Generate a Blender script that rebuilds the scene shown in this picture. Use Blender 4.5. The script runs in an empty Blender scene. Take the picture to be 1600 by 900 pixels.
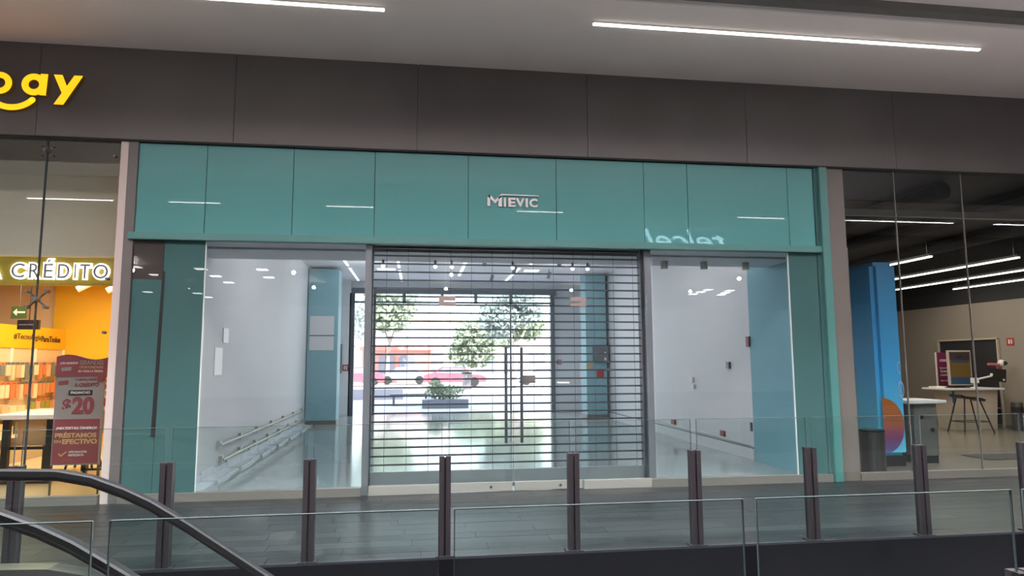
import bpy, bmesh, math, random
from mathutils import Vector, Matrix
random.seed(7)
S = bpy.context.scene
COL = S.collection
# ------------------------------------------------------------------ camera
YAW, PIT, ROL = -0.1398, 0.1106, -0.0044
cam = bpy.data.cameras.new('camera'); cam.lens = 1052.95*36/1600; cam.sensor_width = 36
cam.clip_start = .05; cam.clip_end = 400
co = bpy.data.objects.new('camera', cam); COL.objects.link(co); S.camera = co
fv = Vector((-math.sin(YAW)*math.cos(PIT), math.cos(YAW)*math.cos(PIT), math.sin(PIT)))
rv = Vector((math.cos(YAW), math.sin(YAW), 0)); uv = rv.cross(fv)
r2 = rv*math.cos(ROL)+uv*math.sin(ROL); u2 = uv*math.cos(ROL)-rv*math.sin(ROL)
co.matrix_world = Matrix(((r2.x,u2.x,-fv.x,0),(r2.y,u2.y,-fv.y,-8.6033),(r2.z,u2.z,-fv.z,1.6),(0,0,0,1)))
# ------------------------------------------------------------------ world, sun, big lights, exposure
W = bpy.data.worlds.new('sky'); S.world = W; W.use_nodes = True
bg = W.node_tree.nodes['Background']; bg.inputs[0].default_value = (.80,.90,1,1); bg.inputs[1].default_value = 3.8
S.view_settings.view_transform = 'Standard'; S.view_settings.look = 'None'
S.view_settings.gamma = 1; S.view_settings.exposure = 0.13
S.cycles.transparent_max_bounces = 32; S.cycles.max_bounces = 10; S.cycles.caustics_reflective = False; S.cycles.caustics_refractive = False
def light(name, kind, loc, energy, color=(1,1,1), size=None, rot=(0,0,0)):
    l = bpy.data.lights.new(name, kind); l.energy = energy; l.color = color
    if kind == 'AREA':
        l.shape = 'RECTANGLE'; l.size, l.size_y = size
    elif kind == 'SUN': l.angle = math.radians(.6)
    o = bpy.data.objects.new(name, l); o.location = loc; o.rotation_euler = rot; COL.objects.link(o); return o
light('sun', 'SUN', (0,-10,30), 9.0, (1,.96,.88), rot=(math.radians(40), 0, math.radians(18)))
light('skylight', 'AREA', (1.5,-4.6,8.8), 7500, (.94,.97,1), (18,2.9))
light('shop_light', 'AREA', (1.2,6.5,4.1), 78, (.97,.96,.98), (6.5,9.5))
for i,(x,y) in enumerate(((-1.4,3.2),(1.2,3.0),(3.9,3.2),(-1.2,8.6),(1.2,8.2),(3.8,8.6))):
    o = light('shop_spot_light', 'POINT', (x,y,3.55), 13, (.96,.96,1)); o.data.shadow_soft_size = .12
for x in (-8,-3.6,1,5.6,10.2):
    for y in (-11.6,-15.5):
        o = light('opposite_shop_fill', 'POINT', (x,y,4.25), 125, (1,.95,.93)); o.data.shadow_soft_size = .05  # extra lamps added as fill light for the facade and ceiling
light('left_shop_light', 'AREA', (-5.6,3.2,3.15), 210, (1,.80,.52), (3.0,3.6))
light('right_shop_light', 'AREA', (10.5,4.5,3.6), 230, (1,.86,.72), (6,6))

# ------------------------------------------------------------------ materials
def mat(name, c, rough=.6, metal=0, emit=None, es=1, spec=.5, noise=0, nscale=5, bump=0, stretch=(1,1,1)):
    m = bpy.data.materials.new(name); m.use_nodes = True
    nt = m.node_tree; b = nt.nodes['Principled BSDF']
    b.inputs['Base Color'].default_value = (*c,1); b.inputs['Roughness'].default_value = rough
    b.inputs['Metallic'].default_value = metal; b.inputs['Specular IOR Level'].default_value = spec
    if emit: b.inputs['Emission Color'].default_value = (*emit,1); b.inputs['Emission Strength'].default_value = es
    if noise or bump:
        tc = nt.nodes.new('ShaderNodeTexCoord'); mp = nt.nodes.new('ShaderNodeMapping'); mp.inputs['Scale'].default_value = stretch
        n = nt.nodes.new('ShaderNodeTexNoise'); n.inputs['Scale'].default_value = nscale; n.inputs['Detail'].default_value = 6
        nt.links.new(tc.outputs['Object'], mp.inputs[0]); nt.links.new(mp.outputs[0], n.inputs['Vector'])
        if noise:
            r = nt.nodes.new('ShaderNodeMix'); r.data_type = 'RGBA'
            r.inputs[6].default_value = (*[max(0,v*(1-noise)) for v in c],1); r.inputs[7].default_value = (*[min(1,v*(1+noise)) for v in c],1)
            nt.links.new(n.outputs['Fac'], r.inputs[0]); nt.links.new(r.outputs[2], b.inputs['Base Color'])
        if bump:
            bu = nt.nodes.new('ShaderNodeBump'); bu.inputs['Strength'].default_value = bump; bu.inputs['Distance'].default_value = .01
            nt.links.new(n.outputs['Fac'], bu.inputs['Height']); nt.links.new(bu.outputs[0], b.inputs['Normal'])
    return m
def glass(name, tint, gain=1.0, rough=0.0, add=0.0, gcol=(1,1,1)):
    m = bpy.data.materials.new(name); m.use_nodes = True; nt = m.node_tree
    nt.nodes.remove(nt.nodes['Principled BSDF']); out = nt.nodes['Material Output']
    t = nt.nodes.new('ShaderNodeBsdfTransparent'); t.inputs[0].default_value = (*tint,1)
    g = nt.nodes.new('ShaderNodeBsdfGlossy'); g.inputs['Roughness'].default_value = rough; g.inputs[0].default_value = (*gcol,1)
    f = nt.nodes.new('ShaderNodeFresnel')   # same thin-pane fresnel on front and back faces
    ge = nt.nodes.new('ShaderNodeNewGeometry'); mi = nt.nodes.new('ShaderNodeMath'); mi.operation = 'MULTIPLY_ADD'; mi.inputs[1].default_value = 1/1.5-1.5; mi.inputs[2].default_value = 1.5
    nt.links.new(ge.outputs['Backfacing'], mi.inputs[0]); nt.links.new(mi.outputs[0], f.inputs[0])
    ma = nt.nodes.new('ShaderNodeMath'); ma.operation = 'MULTIPLY_ADD'; ma.inputs[1].default_value = gain; ma.inputs[2].default_value = add
    mx = nt.nodes.new('ShaderNodeMixShader')
    nt.links.new(f.outputs[0], ma.inputs[0]); nt.links.new(ma.outputs[0], mx.inputs[0])
    nt.links.new(t.outputs[0], mx.inputs[1]); nt.links.new(g.outputs[0], mx.inputs[2]); nt.links.new(mx.outputs[0], out.inputs[0])
    return m
M = {}
M['glass'] = glass('clear_glass', (.95,.98,.98))
M['rail_glass'] = glass('railing_glass', (.95,.98,.97), 1.0)
M['glass_edge'] = mat('glass_edge', (.045,.06,.06), .6, spec=.15)
M['pane_edge_bright'] = mat('bright_pane_edge', (.55,.62,.62), .3)
M['teal'] = mat('teal_glass', (.105,.300,.298), .0, spec=.5)
M['teal_bar'] = mat('teal_painted_bar', (.065,.20,.19), .45)
M['teal_wall'] = mat('teal_wall_paint', (.19,.42,.50), .6)
M['teal_col'] = mat('teal_column_paint', (.27,.47,.52), .6, noise=.12, nscale=3)
M['teal_low'] = mat('teal_window_film', (.055,.125,.125), .0, spec=.5)
M['grey_pane'] = mat('grey_upper_pane', (.06,.055,.05), 0, spec=.5)
M['fascia'] = mat('dark_fascia', (.105,.092,.090), .38, noise=.25, nscale=1.2)
M['dark'] = mat('dark_gap', (.008,.008,.009), .7)
M['ceiling'] = mat('grey_ceiling', (.84,.745,.715), .8, noise=.05, nscale=.8)
M['ceiling_up'] = mat('upper_ceiling', (.66,.60,.60), .8)
M['white'] = mat('white_wall', (.72,.72,.735), .6, noise=.035, nscale=1.4)
M['shop_ceiling'] = mat('shop_ceiling', (.84,.80,.82), .7)
M['white_paint'] = mat('white_plastic', (.80,.80,.78), .4)
M['grey_jamb'] = mat('grey_jamb', (.13,.12,.115), .5)
M['pink_jamb'] = mat('pale_jamb', (.58,.49,.45), .5)
M['brown_jamb'] = mat('brown_grey_jamb', (.14,.125,.11), .55)
M['plate'] = mat('bright_white_patch', (.97,.96,.95), .4)  # whiter tone for the left wall patches
M['alu'] = mat('aluminium', (.55,.53,.49), .38, metal=.6)
M['base'] = mat('base_channel', (.20,.19,.17), .45, metal=.3)
M['shutter'] = mat('shutter_steel', (.09,.095,.115), .4, metal=.5)
M['shutter_rail'] = mat('shutter_bottom_rail', (.26,.28,.30), .4, metal=.5)
M['guide'] = mat('shutter_guide_steel', (.17,.19,.21), .45, metal=.4)
M['post'] = mat('dark_bronze_post', (.030,.025,.029), .4, metal=.3)
M['rubber'] = mat('black_rubber', (.008,.008,.009), .55, spec=.2)
M['steel'] = mat('brushed_steel', (.16,.155,.15), .35, metal=.9)
M['slab'] = mat('slab_edge', (.006,.006,.008), .8, spec=.02)
M['void'] = mat('lower_floor', (.85,.80,.77), .7)
M['bronze'] = mat('patch_fitting', (.34,.27,.25), .4, metal=.5)
M['black'] = mat('black_satin', (.014,.014,.015), .4)
M['shopfloor'] = mat('glossy_shop_floor', (.34,.38,.39), .10, noise=.06, nscale=1.5)
M['marble'] = mat('marble_skirting', (.62,.66,.70), .3, noise=.25, nscale=9)
M['lamp'] = mat('lit_lamp', (1,1,1), .5, emit=(1,.96,.86), es=4.0)
M['lamp_cool'] = mat('lit_lamp_cool', (1,1,1), .5, emit=(.95,.98,1), es=2.2)
M['lamp_far'] = mat('lit_lamp_far', (1,1,1), .5, emit=(1,.98,.94), es=14.0)
M['lamp_warm'] = mat('lit_lamp_warm', (1,1,1), .5, emit=(1,.9,.75), es=2.5)
M['yellow_lit'] = mat('lit_yellow_letter', (.9,.45,.02), .5, emit=(1,.42,.004), es=1.3)
M['yellow_side'] = mat('yellow_letter_side', (.35,.20,.01), .5)
M['letter_white'] = mat('lit_white_letter', (1,1,1), .5, emit=(1,.97,.95), es=1.6)
M['letter_grey'] = mat('letter_core', (.34,.33,.36), .5)
M['sign_cyan'] = mat('lit_blue_white_sign', (.6,.8,.9), .5, emit=(.55,.9,1), es=8)
M['metal_letter'] = mat('raised_grey_letter', (.70,.66,.66), .45)
M['letter_shadow'] = mat('old_sign_mark', (.05,.13,.14), .6)
M['beige'] = mat('beige_bulkhead', (.80,.72,.58), .7)
M['olive'] = mat('yellow_olive_band', (.46,.33,.03), .5)
M['yellow'] = mat('yellow_wall', (.80,.46,.015), .5)
M['peach'] = mat('peach_wall', (.80,.58,.40), .7)
M['peg'] = mat('cream_pegboard', (.72,.58,.42), .7)
M['red'] = mat('red_print', (.42,.05,.05), .5)
M['maroon'] = mat('maroon_print', (.26,.055,.060), .5)
M['banner_grey'] = mat('banner_grey', (.30,.26,.24), .5)
M['tan'] = mat('tan_panel', (.45,.28,.14), .6)
M['cream_floor'] = mat('cream_floor', (.70,.56,.36), .25)
M['white_print'] = mat('white_print', (.80,.76,.72), .6)
M['gold_print'] = mat('gold_print', (.62,.36,.14), .6)
M['brown'] = mat('dark_brown', (.05,.03,.03), .5)
M['green_sign'] = mat('green_sign', (.05,.09,.03), .5)
M['rfloor'] = mat('right_shop_floor', (.24,.205,.17), .25, noise=.1, nscale=1)
M['rwall'] = mat('taupe_wall', (.32,.27,.225), .7)
M['rdark'] = mat('black_painted_wall', (.022,.022,.024), .7, noise=.4, nscale=.8)
M['blue'] = mat('blue_column_wrap', (.015,.13,.32), .35)
M['ring'] = mat('pale_blue_print', (.35,.55,.68), .5)
M['counter'] = mat('grey_counter', (.15,.15,.14), .5)
M['desk'] = mat('cream_desk', (.55,.46,.36), .5)
M['magenta'] = mat('magenta_poster', (.22,.02,.09), .5)
M['orange_scr'] = mat('screen_orange', (.10,.06,.015), .4, emit=(.30,.14,.02), es=.10)
M['blue_scr'] = mat('screen_blue', (.02,.05,.09), .4, emit=(.02,.08,.18), es=.10)
M['mat'] = mat('floor_mat', (.07,.065,.06), .9)
M['pave'] = mat('outdoor_paving', (.50,.50,.56), .8, noise=.1, nscale=1)
M['road'] = mat('outdoor_road', (.62,.58,.56), .9)
M['bldg'] = mat('cream_building', (.80,.72,.62), .8)
M['bldg_l'] = mat('lilac_building_band', (.56,.52,.60), .8)
M['redb'] = mat('red_building', (.72,.30,.26), .7)
M['winblue'] = mat('dark_window', (.26,.27,.34), .2)
M['car_red'] = mat('red_car_paint', (.70,.12,.17), .2)
M['car_w'] = mat('white_car_paint', (.75,.75,.76), .2)
M['car_g'] = mat('grey_car_paint', (.30,.32,.38), .2)
M['tyre'] = mat('tyre', (.03,.03,.03), .8)
M['leaf'] = mat('leaf_green', (.36,.42,.30), .6, noise=.4, nscale=20)
M['leaf_b'] = mat('leaf_dusty', (.40,.46,.44), .6, noise=.4, nscale=20)
M['bark'] = mat('bark', (.38,.33,.30), .9)
M['planter'] = mat('planter_grey', (.30,.33,.38), .7)
M['binm'] = mat('bin_grey', (.20,.18,.20), .6)
for k,c in (('tile_a',(.078,.083,.088)),('tile_b',(.092,.097,.100)),('tile_c',(.066,.070,.076))):
    M[k] = mat('wood_look_'+k, [v*.27 for v in c], .33, spec=.25, noise=.35, nscale=2.2, stretch=(1,9,1), bump=.15)
# gradient print on the column (orange to purple, vertical print)
def gradmat():
    m = mat('orange_purple_print', (1,.4,.1), .5); nt = m.node_tree; b = nt.nodes['Principled BSDF']
    tc = nt.nodes.new('ShaderNodeTexCoord'); sx = nt.nodes.new('ShaderNodeSeparateXYZ'); cr = nt.nodes.new('ShaderNodeValToRGB')
    e = cr.color_ramp.elements; e[0].color = (.10,.14,.36,1); e[1].color = (.42,.14,.02,1)
    x = e.new(.25); x.color = (.22,.06,.20,1); x = e.new(.55); x.color = (.42,.12,.05,1)
    nt.links.new(tc.outputs['Generated'], sx.inputs[0]); nt.links.new(sx.outputs[2], cr.inputs[0]); nt.links.new(cr.outputs[0], b.inputs['Base Color'])
    return m
M['grad'] = gradmat()
def wrapmat():
    m = mat('blue_gradient_wrap', (0,.2,.5), .35); nt = m.node_tree; b = nt.nodes['Principled BSDF']
    tc = nt.nodes.new('ShaderNodeTexCoord'); sx = nt.nodes.new('ShaderNodeSeparateXYZ'); cr = nt.nodes.new('ShaderNodeValToRGB')
    e = cr.color_ramp.elements; e[0].color = (.16,.68,.95,1); e[1].color = (.07,.22,.40,1)
    x = e.new(.45); x.color = (.07,.40,.78,1)
    nt.links.new(tc.outputs['Generated'], sx.inputs[0]); nt.links.new(sx.outputs[2], cr.inputs[0]); nt.links.new(cr.outputs[0], b.inputs['Base Color'])
    return m
M['wrap'] = wrapmat()

ORD = 'first second third fourth fifth sixth seventh eighth ninth tenth eleventh twelfth thirteenth fourteenth fifteenth sixteenth seventeenth eighteenth nineteenth twentieth'.split()+['%d-th'%k for k in range(21,40)]
# ------------------------------------------------------------------ mesh helpers
def nb(): return bmesh.new()
def box(bm, x0,x1,y0,y1,z0,z1):
    r = bmesh.ops.create_cube(bm, size=1)
    for v in r['verts']:
        v.co = Vector((x0+(v.co.x+.5)*(x1-x0), y0+(v.co.y+.5)*(y1-y0), z0+(v.co.z+.5)*(z1-z0)))
    return r['verts']
def bx(*a):
    b = nb(); box(b,*a); return b
def cyl(bm, p, q, r, r2=None, n=12, cap=True):
    p, q = Vector(p), Vector(q); d = q-p
    m = Matrix.Translation((p+q)/2) @ d.to_track_quat('Z','Y').to_matrix().to_4x4()
    return bmesh.ops.create_cone(bm, cap_ends=cap, segments=n, radius1=r, radius2=r if r2 is None else r2, depth=d.length, matrix=m)['verts']
def tube(bm, pts, r, n=8):
    for a,b in zip(pts, pts[1:]): cyl(bm, a, b, r, n=n)
    for a in pts[1:-1]: bmesh.ops.create_icosphere(bm, subdivisions=1, radius=r, matrix=Matrix.Translation(a))
def sweep(bm, pts, prof):
    """pts [(x,z)] path in the XZ plane, prof [(offset along normal, y)] closed"""
    rings = []
    for i,(x,z) in enumerate(pts):
        a = pts[max(0,i-1)]; b = pts[min(len(pts)-1,i+1)]
        t = Vector((b[0]-a[0], b[1]-a[1])).normalized(); n = Vector((-t.y, t.x))
        rings.append([bm.verts.new((x+n.x*o, y, z+n.y*o)) for o,y in prof])
    k = len(prof)
    for r0,r1 in zip(rings, rings[1:]):
        for j in range(k): bm.faces.new((r0[j], r0[(j+1)%k], r1[(j+1)%k], r1[j]))
    bm.faces.new(rings[0]); bm.faces.new(rings[-1][::-1])
    bmesh.ops.recalc_face_normals(bm, faces=bm.faces)
def prism(bm, poly, fn, d0, d1):
    """poly of 2-D points, fn(u,v,d)->3-D"""
    a = [bm.verts.new(fn(u,v,d0)) for u,v in poly]; b = [bm.verts.new(fn(u,v,d1)) for u,v in poly]
    n = len(poly); bm.faces.new(a[::-1]); bm.faces.new(b)
    for i in range(n): bm.faces.new((a[i],a[(i+1)%n],b[(i+1)%n],b[i]))
    bmesh.ops.recalc_face_normals(bm, faces=bm.faces)
WL = {}
def obj(name, bm, m, parent=None, bevel=0, smooth=False, **tags):
    if bevel: bmesh.ops.bevel(bm, geom=bm.edges[:], offset=bevel, segments=2, affect='EDGES', clamp_overlap=True)
    off = WL.get(parent.name, Vector()) if parent else Vector()
    if off.length: bmesh.ops.translate(bm, verts=bm.verts, vec=-off)
    me = bpy.data.meshes.new(name); bm.to_mesh(me); bm.free()
    me.materials.append(M[m] if isinstance(m,str) else m)
    if smooth:
        for p in me.polygons: p.use_smooth = True
    o = bpy.data.objects.new(name, me); COL.objects.link(o)
    if parent: o.parent = parent; WL[o.name] = off
    for k,v in tags.items(): o[k] = v
    return o
def thing(name, label, cat, loc=(0,0,0), group=None):
    o = bpy.data.objects.new(name, None); COL.objects.link(o); o.location = loc; o.empty_display_size = .1
    WL[o.name] = Vector(loc); o['label'] = label; o['category'] = cat
    if group: o['group'] = group
    return o
def one(name, bm, m, label, cat, group=None, **k):
    """a thing that is a single mesh: origin at its base centre"""
    xs = [v.co for v in bm.verts]
    c = Vector(((min(v.x for v in xs)+max(v.x for v in xs))/2, (min(v.y for v in xs)+max(v.y for v in xs))/2, min(v.z for v in xs)))
    if k.pop('bev',0): pass
    if k.get('bevel'): bmesh.ops.bevel(bm, geom=bm.edges[:], offset=k.pop('bevel'), segments=2, affect='EDGES', clamp_overlap=True)
    bmesh.ops.translate(bm, verts=bm.verts, vec=-c)
    o = obj(name, bm, m, **k); o.location = c; WL[o.name] = c
    o['label'] = label; o['category'] = cat
    if group: o['group'] = group
    return o
def struct(name, bm, m, label=None, **k):
    o = obj(name, bm, m, **k); o['kind'] = 'structure'
    if label: o['label'] = label
    return o
def sempty(name, label=None):
    o = bpy.data.objects.new(name, None); COL.objects.link(o); o['kind'] = 'structure'
    if label: o['label'] = label
    WL[o.name] = Vector(); return o
FRONT = lambda X,Y,Z: (lambda u,v,d: Vector((X+u, Y-d, Z+v)))     # faces -y
BACK  = lambda X,Y,Z: (lambda u,v,d: Vector((X-u, Y+d, Z+v)))     # faces +y
EAST  = lambda X,Y,Z: (lambda u,v,d: Vector((X+d, Y+u, Z+v)))     # faces +x
def text(s, w, h, fn, depth=.004, shear=0, bold=0.0, spacing=1.0):
    cu = bpy.data.curves.new('t','FONT'); cu.body = s; cu.extrude = .5; cu.shear = shear; cu.offset = bold
    cu.space_character = spacing; cu.resolution_u = 4
    o = bpy.data.objects.new('t', cu); COL.objects.link(o)
    bpy.context.view_layer.update()
    me = bpy.data.meshes.new_from_object(o); bm = nb(); bm.from_mesh(me)
    bpy.data.objects.remove(o); bpy.data.curves.remove(cu); bpy.data.meshes.remove(me)
    xs = [v.co.x for v in bm.verts]; ys = [v.co.y for v in bm.verts]
    x0,x1,y0,y1 = min(xs),max(xs),min(ys),max(ys)
    for v in bm.verts:
        v.co = fn((v.co.x-x0)/(x1-x0)*w, (v.co.y-y0)/(y1-y0)*h, (v.co.z+.5)*depth)
    bmesh.ops.recalc_face_normals(bm, faces=bm.faces)
    return bm

# ================================================================== SETTING: corridor
fl = sempty('floor', 'grey wood-look plank paving of the mall walkway')
obj('floor_bed', bx(-14,22,-2.8,0.0,-.30,-.012), 'dark', fl)
rows, pl, pw = 14, 1.25, .2
for r in range(rows):
    y0 = -2.8+.02+r*(2.78/rows); off = (r*0.47)%1*pl
    x = -6.2+off-pl
    while x < 9.6+ (r/rows)*1.5:
        a = random.choice(('tile_a','tile_b','tile_c'))
        dz = random.uniform(0,.0015)
        obj('plank', bx(x+.002, x+pl-.002, y0+.002, y0+2.78/rows-.002, -.012, dz), a, fl)
        x += pl
obj('plank_rest', bx(-14,-6.3,-2.78,0,-.012,-.001), 'tile_a', fl, kind='stuff')
obj('plank_rest', bx(11.6,22,-2.78,0,-.012,-.001), 'tile_b', fl, kind='stuff')
struct('trim_1', bx(-14,22,-2.86,-2.80,-.62,.004), 'slab', 'dark edge of the walkway slab over the atrium')
struct('floor_2', bx(-14,22,-2.80,-.30,-.62,-.32), 'slab')
struct('floor_3', bx(-14,22,-14,-6.2,-.30,0), 'rdark', 'walkway floor on the camera side')
struct('floor_4', bx(-14,22,-14,14,-5.2,-5), 'void', 'pale floor of the level below')
struct('wall_lower_rear', bx(-14,22,-14.1,-13.9,-5.2,-.3), 'grey_jamb'); struct('wall_lower_front', bx(-14,22,6,6.2,-5.2,-.3), 'rwall')  # unseen walls added to block sky light from below
struct('trim_2', bx(-14,22,-6.2,-6.14,-.62,.0), 'slab')
# ceiling over walkway
ce = struct('ceiling', bx(-14,22,-1.93,-.0,5.5,5.64), 'ceiling', 'grey plaster ceiling above the walkway')
struct('trim_3', bx(-14,22,-1.96,-1.93,5.49,5.53), 'ceiling_up', 'pale lip along the ceiling edge')
struct('trim_4', bx(-14,22,-2.10,-1.96,5.53,5.80), 'grey_jamb', 'dark shadow gap in the ceiling')
struct('ceiling_2', bx(-14,22,-3.1,-2.10,5.62,5.85), 'ceiling_up', 'pale pinkish upper ceiling band')
struct('wall_shaft_front', bx(-14,22,-3.2,-3.1,5.62,9), 'ceiling')
struct('wall_shaft_rear', bx(-14,22,-6.2,-6.1,5.5,6.45), 'rdark'); struct('wall_shaft_rear_upper', bx(-14,22,-6.2,-6.1,6.45,9), 'ceiling_up')  # unseen; split dark and pale to throw more light on the facade
struct('ceiling_3', bx(-14,22,-10.2,-6.2,5.5,5.7), 'ceiling', 'ceiling above the camera side walkway')
struct('ceiling_4', bx(-14,22,-6.2,-3.1,9,9.1), 'ceiling_up')
# opposite shops (behind the camera, seen only as reflections)
struct('wall_opposite', bx(-14,22,-10.4,-10.2,4.45,5.5), 'fascia')
struct('ceiling_5', bx(-14,22,-26,-10.4,4.45,4.6), 'grey_jamb')
struct('wall_opposite_back', bx(-14,22,-26.2,-26,0,4.6), 'white')
struct('floor_5', bx(-14,22,-26,-14,-.3,0), 'rfloor')
for i,x in enumerate((-14.2,22)):
    struct('wall_end', bx(x,x+.2,-26,14,-5,9), 'grey_jamb')
for x in (-6.5, 5.2, 12.5):
    struct('wall_opposite_pier', bx(x-.3,x+.3,-10.7,-10.2,0,4.45), 'grey_jamb')

# ------------------------------------------------------------------ fascia with panels
fa = sempty('wall_fascia', 'dark brown metal fascia above the shopfronts')
obj('backing', bx(-14,22,.0,.10,4.34,5.5), 'dark', fa)
xs = [6.78+2.27*k for k in range(-10,8)]
for a,b in zip(xs, xs[1:]):
    obj('panel', bx(max(a,-14)+.003, min(b,22)-.003, -.05, 0, 4.34, 5.497), 'fascia', fa)
struct('trim_5', bx(-14,22,-.045,.06,4.315,4.34), 'dark', 'dark shadow line under the fascia')

# ================================================================== CENTRAL SHOPFRONT
tf = thing('teal_shopfront', 'teal glass panelled shopfront surround with teal crossbar around the empty shop', 'shopfront', (1.1,0,0))
px = [-3.41,-2.61,-1.57,-.56,.64,1.81,3.02,3.64,5.11,5.50]
for i,(a,b) in enumerate(zip(px,px[1:])):
    bm = bx(a+.004,b-.004,0,.025,3.19,4.31)
    c = Vector(((a+b)/2,0,3.75)); ang = random.uniform(-.0025,.0025)
    bmesh.ops.rotate(bm, verts=bm.verts, cent=c, matrix=Matrix.Rotation(ang,3,'Z'))
    obj('glass_panel', bm, 'teal', tf)
obj('panel_backing', bx(-3.41,5.5,.03,.055,3.12,4.315), 'dark', tf)
obj('crossbar', bx(-3.46,5.545,-.07,.03,3.10,3.19), 'teal_bar', tf, bevel=.006)
obj('jamb', bx(5.545,5.665,-.09,.06,.0,4.31), 'teal_bar', tf, bevel=.006, label='light teal upright on the right')
obj('jamb_edge', bx(5.50,5.545,-.02,.05,.1,4.31), 'teal_low', tf)
obj('film_panel', bx(-3.40,-3.06,0,.02,.10,2.62), 'teal_low', tf, label='dark teal filmed pane at far left')
obj('film_panel', bx(-3.40,-3.06,0,.02,2.62,3.10), 'grey_pane', tf, label='grey upper piece of the far left pane')  # upper piece of the pane in plain grey
obj('film_panel', bx(-3.056,-2.585,0,.02,.10,3.10), 'teal_low', tf, label='dark teal filmed pane left of the clear glass')
obj('film_panel', bx(5.075,5.50,0,.02,.10,3.10), 'teal_low', tf, label='dark teal filmed pane right of the clear glass')
obj('pane_edge', bx(-2.582,-2.570,-.004,.022,.10,3.10), 'pane_edge_bright', tf)
obj('pane_edge', bx(5.060,5.072,-.004,.022,.10,3.10), 'pane_edge_bright', tf)
b = nb(); prism(b, [(-3.10,.75),(-3.05,.75),(-3.035,2.72),(-3.065,2.72)], lambda u,v,d: Vector((u,-.004+d,v)), 0,.006); obj('dark_strip', b, 'dark', tf)  # thin slanted dark strip laid on the pane
struct('trim_6', bx(-3.52,-3.41,-.03,.30,0,4.315), 'grey_jamb', 'dark grey upright between the yellow shop and the teal shopfront')
struct('trim_7', bx(-3.61,-3.52,-.02,.07,0,4.315), 'pink_jamb', 'pale upright at the edge of the yellow shop')
struct('trim_8', bx(5.665,5.95,-.02,.30,0,4.315), 'brown_jamb', 'brown grey pillar between the teal shopfront and the dark shop')
struct('trim_9', bx(-3.41,-.66,-.05,.06,0,.10), 'base', 'base channel under the left glazing')
struct('trim_10', bx(3.02,5.54,-.05,.06,0,.10), 'base', 'base channel under the right glazing')
struct('trim_11', bx(-.66,-.58,.03,.22,0,3.10), 'guide')
# clear side windows and overdoor pane
def window(name, x0,x1,z0,z1,y=.01,label=None, m='glass'):
    w = struct(name, bx(x0,x1,y-.005,y+.005,z0,z1), m, label)
    return w
window('window_1', -2.565,-.665,.10,3.10, label='clear shop window left of the grille')
window('window_2', 3.12,5.052,.10,3.10, label='clear shop window right of the grille')
window('window_3', -.575,.345,.115,3.10, label='fixed glass sidelight left of the doors')
window('window_4', 2.115,3.02,.115,3.10, label='fixed glass sidelight right of the doors')
window('window_5', .355,2.105,2.40,3.10, label='glass over-panel above the double doors')
struct('trim_12', bx(-.57,.35,-.04,.04,.0,.11), 'alu', 'aluminium bottom strip left of doors', bevel=.004)
struct('trim_13', bx(2.12,3.02,-.04,.04,.0,.11), 'alu', 'aluminium bottom strip right of doors', bevel=.004)
for n,(x0,x1,hx) in enumerate(((.36,1.205,1.12),(1.235,2.10,1.32))):
    d = struct('door_%d'%(n+1), bx(x0,x1,.005,.015,.115,2.385), 'glass', ('left','right')[n]+' leaf of the frameless glass double door')
    obj('bottom_rail', bx(x0,x1,-.02,.035,.012,.115), 'alu', d, bevel=.003, label='aluminium bottom rail')
    hb = nb(); cyl(hb,(hx,-.06,.60),(hx,-.06,1.80),.019,n=12)
    for z in (.8,1.6): cyl(hb,(hx,-.06,z),(hx,.005,z),.010,n=8)
    obj('handle', hb, 'shutter', d, label='tall dark bar handle')
    px0 = (.27,1.98)[n]
    obj('patch_fitting', bx(px0,px0+.21,-.012,.03,2.335,2.375), 'bronze', d)
    obj('patch_fitting', bx(px0,px0+.21,-.012,.03,2.395,2.45), 'bronze', d)
    e = .27 if n==0 else 2.12
    obj('patch_fitting', bx(e,e+.06,-.014,.032,2.33,2.455), 'bronze', d)
    obj('lock', cylm:=(lambda b:(cyl(b,((x0+x1)/2+.15,-.024,.06),((x0+x1)/2+.15,-.015,.06),.018,n=10),b)[1])(nb()), 'shutter', d)
# notices on the glass
nt1 = one('notice', bx(1.34,1.51,-.004,.003,1.34,1.44), 'grey_jamb', 'small dark grey notice stuck on the right glass door', 'notice')
one('notice', bx(1.79,1.95,-.004,.003,1.335,1.355), 'white_print', 'thin white strip stuck on the glass door below eye height', 'notice')

# MIEVIC sign: raised grey letters
sg = thing('shop_name_sign', 'small raised grey MIEVIC lettering on the teal panels above the doors', 'sign', (1.22,0,3.62))
G = FRONT(.89,-.002,3.635)
b = nb()  # M with a tick-shaped roof line
prism(b, [(0,0),(0,.135),(.035,.150),(.035,0)], G, 0,.02)
prism(b, [(0,.135),(.035,.150),(.10,.085),(.10,.04)], G, 0,.02)
prism(b, [(.10,.04),(.10,.085),(.165,.150),(.20,.150),(.17,.115)], G, 0,.02)
prism(b, [(.145,0),(.145,.128),(.19,.150),(.19,0)], G, 0,.02)
obj('letter', b, 'metal_letter', sg)
b = nb(); prism(b, [(.165,.150),(.18,.168),(.68,.160),(.68,.148),(.20,.150)], G, 0,.02); obj('roof_stroke', b, 'metal_letter', sg)
for s,u,w in (('I',.215,.030),('E',.275,.095),('V',.375,.115),('I',.505,.030),('C',.555,.110)):
    obj('letter', text(s, w, .118, FRONT(.89+u,-.002,3.635), .02, bold=.035), 'metal_letter', sg)

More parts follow.
